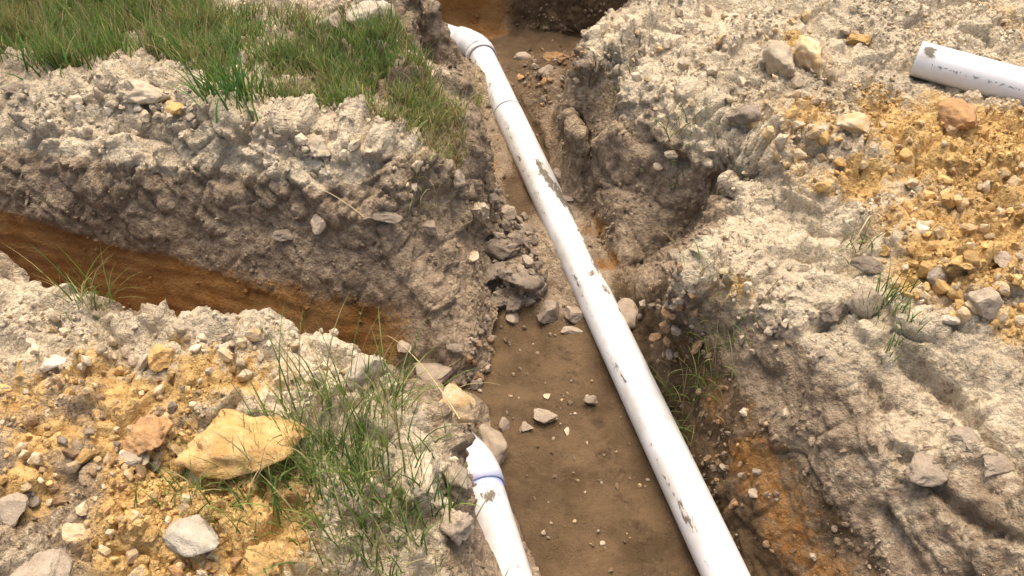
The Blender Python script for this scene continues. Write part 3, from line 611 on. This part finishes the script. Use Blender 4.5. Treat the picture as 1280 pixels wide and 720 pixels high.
clods([(980,140),(1280,160),(1280,260),(1100,260),(1000,230)], 70, .014, .05, [MMX, MO, MO, MMX],
    [(1010,180,'on the bank right of the dark boulder'), (1070,165,'around the angular pale brown stone'), (1130,180,'on the bank below the open pipe end'), (1200,165,'around the orange brown clod under the pipe'), (1260,185,'at the right border under the loose pipe'), (1060,235,'in the yellow patch above the dry wisp'), (1150,235,'behind the ochre heap'), (1240,235,'at the right border behind the ochre heap')], 'yellowish clods below the loose pipe', 'soil_crumb', seed=8, pw=2.2)
clods([(616,250),(648,252),(678,330),(690,375),(622,385)], 95, .016, .05, [MD, MD, MG],
    [(634,265,'around the round mud ball'), (680,290,'in the mud heap touching the pipe'), (625,330,'in the mud heap against the corner wall'), (660,330,'in the middle of the mud heap'), (650,370,'at the near foot of the mud heap')], 'mud clods left of the pipe', 'mud_clod', seed=9, pw=1.4, sink=.12)
clods([(585,395),(612,395),(620,440),(608,490),(560,492),(580,470)], 45, .010, .034, [MD, MG, MB],
    [(600,410,'at the foot of the corner wall beside the heap'), (605,450,'at the foot of the corner wall by the brown floor'), (590,485,'between the corner wall and the square clod')], 'crumbs at the foot of the corner wall', 'soil_crumb', seed=15, pw=2, sink=.2)
clods([(770,380),(850,330),(870,400),(880,470),(830,460)], 45, .012, .04, [MD, MG, MB],
    [(785,390,'beside the smooth stone leaning on the pipe'), (843,340,'under the upright stone in the gully'), (850,390,'against the gully wall'), (850,460,'around the flattened tuft in the gully')], 'clods in the side gully', 'mud_clod', seed=10, pw=2)
clods([(640,60),(730,60),(720,110),(680,140),(650,110)], 50, .012, .042, [MB, MG, MOR, MD],
    [(655,70,'around the flat stone beyond the bend'), (690,70,'around the orange clod beyond the bend'), (683,90,'around the rounded pale stone beyond the bend'), (670,125,'between the pipe and the far right wall'), (720,85,'at the foot of the far right lip')], 'clods beyond the pipe bend', 'mud_clod', seed=11, pw=2)
clods([(615,430),(720,430),(800,560),(840,690),(680,690),(640,560)], 45, .006, .016, [MMX, MG, MP],
    [(640,440,'on the floor at the branch trench mouth'), (700,450,'on the floor below the twin stones'), (675,520,'around the largest floor pebble'), (745,520,'on the floor beside the lone pipe pebble'), (690,620,'on the floor beside the short pipe'), (780,640,'on the floor along the main pipe')], 'chips on the trench floor', 'soil_chip', 'chip', seed=12, pw=2)
clods([(880,340),(1000,330),(1060,420),(1000,470),(930,450)], 60, .01, .03, [MP, MG],
    [(900,360,'on the nose of the right slope'), (960,350,'below the dark overhang'), (1020,400,'beside the dark block on the slope'), (940,430,'on the slope above the brown wall'), (990,460,'in the middle of the grey slope')], 'crumbs on the right slope', 'soil_crumb', seed=13, pw=2)
clods([(860,560),(960,700),(1020,700),(930,540)], 30, .01, .03, [MB, MG],
    [(890,580,'at the foot of the brown wall below the tuft'), (940,615,'around the small round stone by the pipe'), (980,690,'at the foot of the brown wall by the bottom edge')], 'clods at the foot of the right wall', 'mud_clod', seed=14, pw=2)

# ------------------------------------------------------------------ pipes
def pvc_material():
    m, nt, b = new_mat('white_plastic_pipe')
    geo = N(nt, 'ShaderNodeNewGeometry'); pos = geo.outputs['Position']
    def attr(n): return N(nt, 'ShaderNodeAttribute', attribute_name=n).outputs['Fac']
    cx = N(nt, 'ShaderNodeCombineXYZ'); nt.links.new(math_(nt, 'MULTIPLY', attr('along'), .42), cx.inputs[0]); nt.links.new(attr('round'), cx.inputs[1]); pv = cx.outputs[0]
    n1 = nz(nt, pv, 60, 4, .6); n2 = nz(nt, pv, 170, 3, .6); n0 = nz(nt, pos, 8, 3, .6)
    brk = math_(nt, 'ADD', math_(nt, 'MULTIPLY', n1, .65), math_(nt, 'MULTIPLY', n2, .35))
    mud = ramp(nt, math_(nt, 'ADD', brk, math_(nt, 'MULTIPLY', attr('mud'), .5)), .63, .73)
    film = math_(nt, 'MULTIPLY', ramp(nt, math_(nt, 'ADD', n0, math_(nt, 'MULTIPLY', attr('mud'), .6)), .38, .8), .6)
    c = mixc(nt, film, (.61, .60, .575), (.37, .325, .25))
    pn = N(nt, 'ShaderNodeTexNoise'); pn.inputs['Scale'].default_value = 110; nt.links.new(pos, pn.inputs['Vector'])
    prt = math_(nt, 'MULTIPLY', ramp(nt, math_(nt, 'ADD', pn.outputs['Fac'], math_(nt, 'MULTIPLY', attr('print'), .32)), .72, .80), .75)
    c = mixc(nt, prt, c, (.10, .12, .10))
    c = mixc(nt, math_(nt, 'MULTIPLY', attr('primer'), ramp(nt, n1, .25, .5)), c, (.30, .36, .70))
    c = mixc(nt, mud, c, mixc(nt, n2, (.085, .072, .055), (.17, .14, .10)))
    nt.links.new(c, b.inputs['Base Color'])
    nt.links.new(math_(nt, 'ADD', .38, math_(nt, 'MULTIPLY', mud, .5)), b.inputs['Roughness'])
    bp = N(nt, 'ShaderNodeBump'); bp.inputs['Strength'].default_value = .5; bp.inputs['Distance'].default_value = .003
    nt.links.new(mud, bp.inputs['Height']); nt.links.new(bp.outputs[0], b.inputs['Normal'])
    return m
PVC = pvc_material()
RP = .0555
def tube(name, path, radii, parent, mudf=None, inner=None, seg=48, prim=None, prnt=None):
    """open tube with wall thickness along a path; radii per path point"""
    path = np.array(path, float); n = len(path)
    tan = np.gradient(path, axis=0); tan /= np.linalg.norm(tan, axis=1, keepdims=True)
    side = np.cross(tan, [0, 0, 1]); side /= np.linalg.norm(side, axis=1, keepdims=True); up = np.cross(side, tan)
    radii = np.broadcast_to(np.asarray(radii, float), (n,))
    a = np.linspace(0, 2*math.pi, seg, endpoint=False)
    ring = lambda r: (path[:, None]+r[:, None, None]*(np.cos(a)[None, :, None]*side[:, None]+np.sin(a)[None, :, None]*up[:, None])).reshape(-1, 3)
    v = np.concatenate([ring(radii), ring(radii-.005)]); q = []
    k = np.arange(seg); k1 = (k+1) % seg
    for i in range(n-1):
        q.append(np.stack([i*seg+k, i*seg+k1, (i+1)*seg+k1, (i+1)*seg+k], -1))
        o = n*seg; q.append(np.stack([o+i*seg+k1, o+i*seg+k, o+(i+1)*seg+k, o+(i+1)*seg+k1], -1))
    o = n*seg; q.append(np.stack([k1, k, o+k, o+k1], -1)); e = (n-1)*seg; q.append(np.stack([e+k, e+k1, o+e+k1, o+e+k], -1))
    q = np.concatenate(q)[:, ::-1]
    S_ = np.repeat(np.concatenate([[0], np.cumsum(np.linalg.norm(np.diff(path, axis=0), axis=1))]), seg); Aa = np.tile(a, n)
    mk = lambda fn: np.concatenate([fn(S_, Aa, v[:n*seg]) if fn else np.zeros(n*seg), np.full(n*seg, .0)])
    me = mesh_np(name, v, q, 4, {'along': mk(lambda s, a, v: s), 'round': mk(lambda s, a, v: np.abs((a+math.pi/2) % (2*math.pi)-math.pi)*RP), 'mud': mk(mudf), 'primer': mk(prim), 'print': mk(prnt)})
    return link(name, me, PVC, parent)
def empty(name, loc, **props):
    o = bpy.data.objects.new(name, None); COL.objects.link(o); o.location = loc; o.empty_display_size = .1
    for k, v in props.items(): o[k] = v
    return o
def seg_pts(a, b, step=.006): n = max(2, int(np.linalg.norm(b-a)/step)); return [a+(b-a)*t for t in np.linspace(0, 1, n)]
def child(o, root):
    o.parent = root; o.matrix_parent_inverse = Matrix.Translation(-root.location)
ZP = -.412
pa = at(907,720,ZP); pj = at(635,141,ZP); pe = at(603,72,ZP); dirm = (pj-pa)/np.linalg.norm(pj-pa)
pstart = pa-dirm*.55; pe = pa+dirm*np.dot(pe-pa, dirm)
main = empty('drain_pipe', Vector(pa), label='long white plastic pipe running down the middle of the main trench with bent far end', category='pipe')
def s_of(x, y): return float(np.dot(at(x, y, ZP)-pstart, dirm))
mud_spots = [(s_of(668,215), 1.5, .04, .25, .42), (s_of(675,228), 1.5, .05, .35, .55), (s_of(682,243), 1.3, .05, .40, .62), (s_of(690,262), 1.05, .06, .42, .66), (s_of(700,285), .7, .09, .36, .62), (s_of(716,320), .68, .09, .36, .62), (s_of(730,345), .85, .05, .3, .55), (s_of(738,356), 1.5, .022, .4, .55), (s_of(748,378), 1.1, .03, .3, .5), (s_of(760,400), .62, .05, .2, .4), (s_of(640,165), 2.3, .03, .2, .35), (s_of(790,475), 2.35, .05, .16, .4), (s_of(815,525), 1.9, .015, .1, .4), (s_of(868,640), 2.4, .06, .18, .35), (s_of(880,665), 2.2, .03, .15, .35), (s_of(622,115), 2.2, .02, .2, .35), (s_of(735,360), 2.45, .08, .12, .3)]
def mud_main(s, a, v):
    a = (a+math.pi/2) % (2*math.pi)-math.pi/2
    m = -.08+.26*np.exp(-((a-2.55)/.28)**2)+.34*sstep(-.1, -.7, np.sin(a))
    m = m+.22*noise((v*np.array([1, .35, 1])).astype(np.float32), .12, 41)
    for si, ai, ls, la, w in mud_spots: m = m+w*np.exp(-((s-si)/ls)**2-((a-ai)/la)**2)
    return m
g1 = pj-dirm*.004; g2 = pj+dirm*.004
o = tube('pipe_section', seg_pts(pstart, g1), RP, None, mud_main); child(o, main)
off_s = float(np.linalg.norm(g2-pstart))
o = tube('pipe_section', seg_pts(g2, pe+dirm*.03), RP-.001, None, lambda s, a, v: mud_main(s+off_s, a, v)); child(o, main)
o = tube('pipe_coupler', seg_pts(pj-dirm*.04, pj+dirm*.04), RP-.0052, None, lambda s, a, v: np.full(len(s), 1.)); child(o, main)
pfar = at(548,43,ZP); pturn = at(590,56,ZP)
pturn = pe+dirm*.085; d2 = pfar-pturn; d2[2] = 0; d2 /= np.linalg.norm(d2)
el = [pe, pe+dirm*.035]
t0 = pturn-dirm*.05; t1 = pturn+d2*.05
for t in np.linspace(0, 1, 14): el.append((1-t)**2*t0+2*t*(1-t)*pturn+t*t*t1)
el += [t1+d2*.004, t1+d2*.045]
rad = np.full(len(el), RP+.0075)
rad[4:-3] = RP+.0055
o = tube('elbow_fitting', el, rad, None, lambda s, a, v: np.full(len(s), -.12)); child(o, main)
o = tube('pipe_section', seg_pts(t1+d2*.02, t1+d2*1.1, .02), RP-.001, None, lambda s, a, v: .15*sstep(-.2, -.8, np.sin(a))); child(o, main)
# short pipe at the foot of the lower-left bank
qa = at(662-26,720,ZP); qb = at(603,610,ZP); dq = (qb-qa)/np.linalg.norm(qb-qa)
sp = empty('drain_pipe', Vector(qa), label='short white pipe with purple primer ring half buried under the lower left bank', category='pipe')
mud2 = lambda s, a, v: .05+.5*np.exp(-((v-at(612,622,ZP+.05))**2).sum(1)/.02**2)+.22*sstep(.3, -.5, np.cos(a))*0+.12*noise(v.astype(np.float32), .07, 44)+.25*sstep(.0, -.7, np.sin(a))
o = tube('pipe_section', seg_pts(qa-dq*.5, qb), RP, None, mud2, prim=lambda s, a, v: np.exp(-((v-qb)@dq+.008)**2/.010**2)); child(o, sp)
bend = [qb-dq*.002, qb+dq*.03]; w0 = qb+dq*.03; w1 = qb+dq*.085; dl = dq+np.array([-.9, .0, 0]); dl /= np.linalg.norm(dl); w2 = w1+dl*.10
for t in np.linspace(.05, 1, 14): bend.append((1-t)**2*w0+2*t*(1-t)*w1+t*t*w2)
o = tube('elbow_fitting', bend, RP+.006, None, lambda s, a, v: np.full(len(s), .03), prim=lambda s, a, v: .5*np.exp(-s**2/.005**2)); child(o, sp)
# loose pipe on the right bank
ra = at(1145,74,.075); rb = at(1285,112,.075); dr_ = rb-ra; dr_[2] = 0; dr_ /= np.linalg.norm(dr_)
rl = ra+dr_*1.2; zg = max(hgt(ra[0], ra[1]), hgt(rb[0], rb[1])); ra[2] = rl[2] = .022+RP
lp = empty('loose_pipe', Vector(ra), label='loose white pipe with open end lying on the upper right bank', category='pipe')
def mud3(s, a, v): 
    c = ra+dr_*.03+np.array([-.01, -.02, .045]); return .95*np.exp(-((v-c)**2).sum(1)/.028**2)-.22
o = tube('pipe_section', seg_pts(ra, rl), RP, None, mud3, prnt=lambda s, a, v: np.exp(-((np.cos(a)-.94)/.03)**2)*(np.sin(a) > 0)*(s > .05)*(s < .32)*.9); child(o, lp)

# ------------------------------------------------------------------ grass
def grass_mat():
    m, nt, b = new_mat('grass_blades')
    a = N(nt, 'ShaderNodeAttribute', attribute_name='tint'); nt.links.new(a.outputs['Color'], b.inputs['Base Color'])
    b.inputs['Roughness'].default_value = .55; b.inputs['Specular IOR Level'].default_value = .3
    tr = N(nt, 'ShaderNodeBsdfTranslucent'); nt.links.new(a.outputs['Color'], tr.inputs['Color'])
    mx = N(nt, 'ShaderNodeMixShader'); mx.inputs[0].default_value = .42
    nt.links.new(b.outputs[0], mx.inputs[1]); nt.links.new(tr.outputs[0], mx.inputs[2]); nt.links.new(mx.outputs[0], nt.nodes['Material Output'].inputs['Surface'])
    return m
GRASS = grass_mat()
G1, G2, G3, DRY, DRYB = (.125,.20,.035), (.20,.265,.06), (.075,.175,.04), (.44,.38,.17), (.25,.20,.08)
def blades(roots, length, lean, width, cols, droop=.5, segs=5, r=None):
    """curved tapering blades; roots (n,3), lean = horizontal reach vectors (n,2)"""
    n = len(roots); t = np.linspace(0, 1, segs+1)
    Ln = length[:, None]; reach = np.linalg.norm(lean, axis=1, keepdims=True)+1e-6; dirn = lean/reach
    ang = reach*(.35+1.2*droop*t[None]**1.3)                          # bend away from upright along the blade
    dx = np.cumsum(np.sin(ang)*Ln/segs, 1); dz = np.cumsum(np.cos(ang)*Ln/segs, 1)
    hx = np.concatenate([np.zeros((n, 1)), dx[:, :-1]], 1); hz = np.concatenate([np.zeros((n, 1)), dz[:, :-1]], 1)
    c = np.stack([roots[:, None, 0]+dirn[:, None, 0]*hx, roots[:, None, 1]+dirn[:, None, 1]*hx, roots[:, None, 2]+hz], -1)
    tw = rng.uniform(0, math.pi, n); sd_ = np.stack([np.cos(tw), np.sin(tw), np.zeros(n)], -1)
    wv = width[:, None]*(1-t[None]**1.6*.93)*.5
    A = c+sd_[:, None]*wv[..., None]; Bv = c-sd_[:, None]*wv[..., None]
    v = np.stack([A, Bv], 2).reshape(-1, 3); base = np.arange(n)[:, None]*(segs+1)*2+np.arange(segs)[None]*2
    f = np.stack([base, base+1, base+3, base+2], -1).reshape(-1, 4)
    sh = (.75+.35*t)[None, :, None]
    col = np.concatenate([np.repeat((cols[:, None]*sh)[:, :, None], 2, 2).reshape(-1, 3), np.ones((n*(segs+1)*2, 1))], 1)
    return v, f, col
def pick_cols(n, table):
    w = np.array([x[1] for x in table]); k = rng.choice(len(table), n, p=w/w.sum())
    c = np.array([x[0] for x in table])[k]; return c*rng.uniform(.7, 1.3, (n, 1))*rng.normal(1, .06, (n, 3))
def tuft(px, py, n, lmin, lmax, spread, table, label, lean=(.2, .9), bias=(0, 0), width=(.0022, .0042), droop=.8, name='grass_tuft', group='grass tufts on the bare soil'):
    g = hit(px, py); ro = rng.normal(0, spread*.5, (n, 2)); roots = np.array([[g[0]+a, g[1]+b, hgt(g[0]+a, g[1]+b)-.006] for a, b in ro])
    an = rng.uniform(0, 2*math.pi, n); le = np.stack([np.cos(an), np.sin(an)], -1)*rng.uniform(*lean, (n, 1))+ro/spread*.35+np.array(bias)
    v, f, c = blades(roots-g, rng.uniform(lmin, lmax, n), le, rng.uniform(*width, n), pick_cols(n, table), droop)
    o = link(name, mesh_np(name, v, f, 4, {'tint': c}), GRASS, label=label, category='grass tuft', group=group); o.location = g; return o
GREEN = [(G1, 2.5), (G2, 5), (G3, 1.5), (DRY, 2.6)]; MIXD = [(G1, 2), (G2, 3), (G3, 1), (DRY, 3), (DRYB, 1)]; DEEP = [(G3, 3), (G1, 2), (G2, 1)]; STRAW = [(DRY, 4), (DRYB, 2), (G2, .5)]
tuft(425,550,230,.07,.23,.13,GREEN,'tall green grass tuft right of the ochre boulder',lean=(.1,1.1),width=(.0028,.005))
tuft(475,635,210,.06,.20,.15,GREEN,'dark green grass tuft in front of the big knobbly soil lump',lean=(.1,1.2),width=(.0028,.005))
tuft(395,612,170,.04,.13,.14,GREEN,'bright low grass tuft between boulder and crumbling ochre clod',lean=(.2,1.3),width=(.0028,.005))
tuft(345,580,220,.04,.14,.11,MIXD,'pale yellowing grass below the ochre boulder',lean=(.2,1.3))
tuft(455,695,190,.04,.14,.12,MIXD,'wilted grass at the bottom edge above the short pipe',lean=(.2,1.3))
tuft(270,590,120,.04,.11,.09,GREEN,'short spreading grass left below the ochre boulder',lean=(.6,1.5))
tuft(225,618,60,.04,.10,.07,GREEN,'thin creeping grass above the flat-topped whitish stone',lean=(.7,1.5))
tuft(285,640,60,.03,.08,.07,MIXD,'sparse blades beside the flat-topped whitish stone',lean=(.6,1.4))
tuft(490,500,60,.08,.22,.05,MIXD,'straggly grass reaching over the tip of the lower left bank',lean=(.4,1.2),bias=(.35,.1))
tuft(540,630,28,.05,.14,.05,DEEP,'few dark blades on the edge above the short pipe')
tuft(105,372,46,.08,.22,.05,GREEN,'small tuft on the trench rim at the left, drooping right',lean=(.3,1.1),bias=(.35,.0))
tuft(860,482,190,.05,.14,.11,[(G1,2),(DRY,2),(DRYB,2),(G2,2)],'flattened small tuft on the trench floor right of the pipe',lean=(.8,1.6))
tuft(850,172,60,.04,.11,.07,[(G1,2),(G3,1),(DRYB,2)],'dark wisp of grass hanging at the overhang lip',lean=(.8,1.6))
tuft(1106,378,80,.04,.10,.05,DEEP,'small dense green tuft left of the ochre heap',lean=(.2,.7))
tuft(1120,432,30,.03,.07,.04,DEEP,'tiny sprig below the dense tuft on the right bank')
tuft(1075,315,24,.05,.12,.05,[(DRYB,2),(G1,1)],'dry wisp above the dark mossy lump',lean=(.8,1.5))
tuft(770,110,30,.04,.10,.05,[(DRYB,2),(G1,1)],'dry wisp in the shadow of the far right lip',lean=(.9,1.6))
tuft(598,130,36,.05,.12,.04,[(G2,3),(DRY,3)],'yellow green blades leaning over the main pipe',lean=(.5,1.2),bias=(.3,-.1))
tuft(530,222,40,.05,.13,.05,STRAW,'dry roots hanging at the corner of the grassy bank',lean=(1.2,2.4),bias=(0,-.5),name='root_tuft',droop=1.4)
# single dry stems
def stem(p, q, sag, label):
    a = hit(*p)+np.array([0, 0, .012]); b = hit(*q)+np.array([0, 0, .02]); ts = np.linspace(0, 1, 12); pts = [a+(b-a)*t+np.array([0, 0, sag*4*t*(1-t)]) for t in ts]
    cu_ = bpy.data.curves.new('straw', 'CURVE'); cu_.dimensions = '3D'; cu_.bevel_depth = .0021; cu_.bevel_resolution = 1; s = cu_.splines.new('POLY'); s.points.add(len(pts)-1)
    for k, t in enumerate(pts): s.points[k].co = (*t, 1); s.points[k].radius = 1-.6*k/len(pts)
    o = bpy.data.objects.new('straw', cu_); COL.objects.link(o); dg = bpy.context.evaluated_depsgraph_get(); me = bpy.data.meshes.new_from_object(o.evaluated_get(dg)); bpy.data.objects.remove(o)
    me.materials.clear(); link('straw', me, STRAWM, label=label, category='stem', group='dry stems')
STRAWM, _nt, _b = new_mat('straw'); _g2 = N(_nt, 'ShaderNodeNewGeometry'); _nt.links.new(mixc(_nt, nz(_nt, _g2.outputs['Position'], 60), (.50,.40,.22), (.36,.27,.13)), _b.inputs['Base Color']); _b.inputs['Roughness'].default_value = .8
stem((455,275),(402,243),.01,'bent straw stem sticking out of the grassy bank wall')
stem((575,528),(485,425),.05,'long straw stem arching over the tip of the lower left bank')
stem((1085,275),(1060,320),.01,'thin pale stem above the dark mossy lump on the right')
stem((515,700),(505,650),.01,'short straw stem at the bottom edge beside the short pipe')
# meadow behind the crest
def world_poly(pts, z=.03): return [tuple(at(x, y, z)[:2]) for x, y in pts]
def meadow(name, label, poly, n, lmin, lmax, table, lean=(.1, .8), width=(.0025, .0048), clump=.35):
    wp = world_poly(poly); xs = [p[0] for p in wp]; ys = [p[1] for p in wp]
    x = rng.uniform(min(xs), max(xs), n*6); y = rng.uniform(min(ys), max(ys), n*6)
    dens = noise(np.stack([x, y, 0*x], -1).astype(np.float32), .14, 61)
    k = in_poly(x, y, wp) & (rng.random(len(x)) < np.clip(.7+dens*clump*3, .2, 1)); x, y = x[k][:n], y[k][:n]; m = len(x)
    roots = np.stack([x, y, samp(HM, x, y)-.008], -1)
    an = noise(np.stack([x, y, 0*x], -1).astype(np.float32), .25, 63)*5+rng.normal(0, 1.7, m)+1.0
    le = np.stack([np.cos(an), np.sin(an)], -1)*rng.uniform(*lean, (m, 1))
    cols = pick_cols(m, table); dn = noise(np.stack([x, y, 0*x], -1).astype(np.float32), .2, 66)
    cols = np.where((dn > .13)[:, None] & (rng.random(m) < .55)[:, None], cols*.3+np.array(DRYB)*.9, cols)
    ln = rng.uniform(lmin, lmax, m)*(.8+.5*dens[k][:n])
    v, f, c = blades(roots, ln, le, rng.uniform(*width, m), cols, .7)
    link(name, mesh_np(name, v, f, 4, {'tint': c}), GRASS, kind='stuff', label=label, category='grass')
meadow('meadow_grass', 'tall green meadow grass in the upper left corner', [(-120,60),(0,102),(90,112),(130,104),(180,95),(215,108),(262,126),(275,60),(270,20),(275,-60),(-120,-80)], 11000, .06, .19, [(G1,4),(G2,5),(G3,2),(DRY,2.2),(DRYB,1.4)], lean=(.2,1.2), clump=.6)
meadow('meadow_grass', 'mixed green and dry grass on the grassy bank', [(235,118),(330,150),(380,158),(440,168),(495,175),(540,160),(556,120),(520,62),(490,45),(420,38),(345,32),(260,30)], 8000, .03, .12, [(G1,3),(G2,3),(G3,2),(DRY,2),(DRYB,2)], lean=(.3,1.2), clump=.6)
meadow('meadow_grass', 'dry thatch grass at the corner of the grassy bank', [(440,165),(500,178),(545,195),(585,170),(580,125),(530,110)], 1500, .03, .11, [(G2,2),(DRY,3),(DRYB,3)], lean=(.5,1.5))
tuft(290,118,110,.08,.20,.09,[(G3,4),(G1,2),(G2,2)],'broad-bladed bright green tuft leaning over the crest',lean=(.3,1.),width=(.004,.008),group='tufts at the meadow edge')
tuft(455,95,120,.06,.15,.10,[(G3,3),(G1,2),(G2,3)],'lush green patch in the middle of the grassy bank',lean=(.3,1.),width=(.003,.006),group='tufts at the meadow edge')
tuft(75,82,90,.08,.18,.09,[(G3,4),(G1,2)],'lush green tuft at the meadow edge near the left border',lean=(.3,1.),width=(.004,.007),group='tufts at the meadow edge')
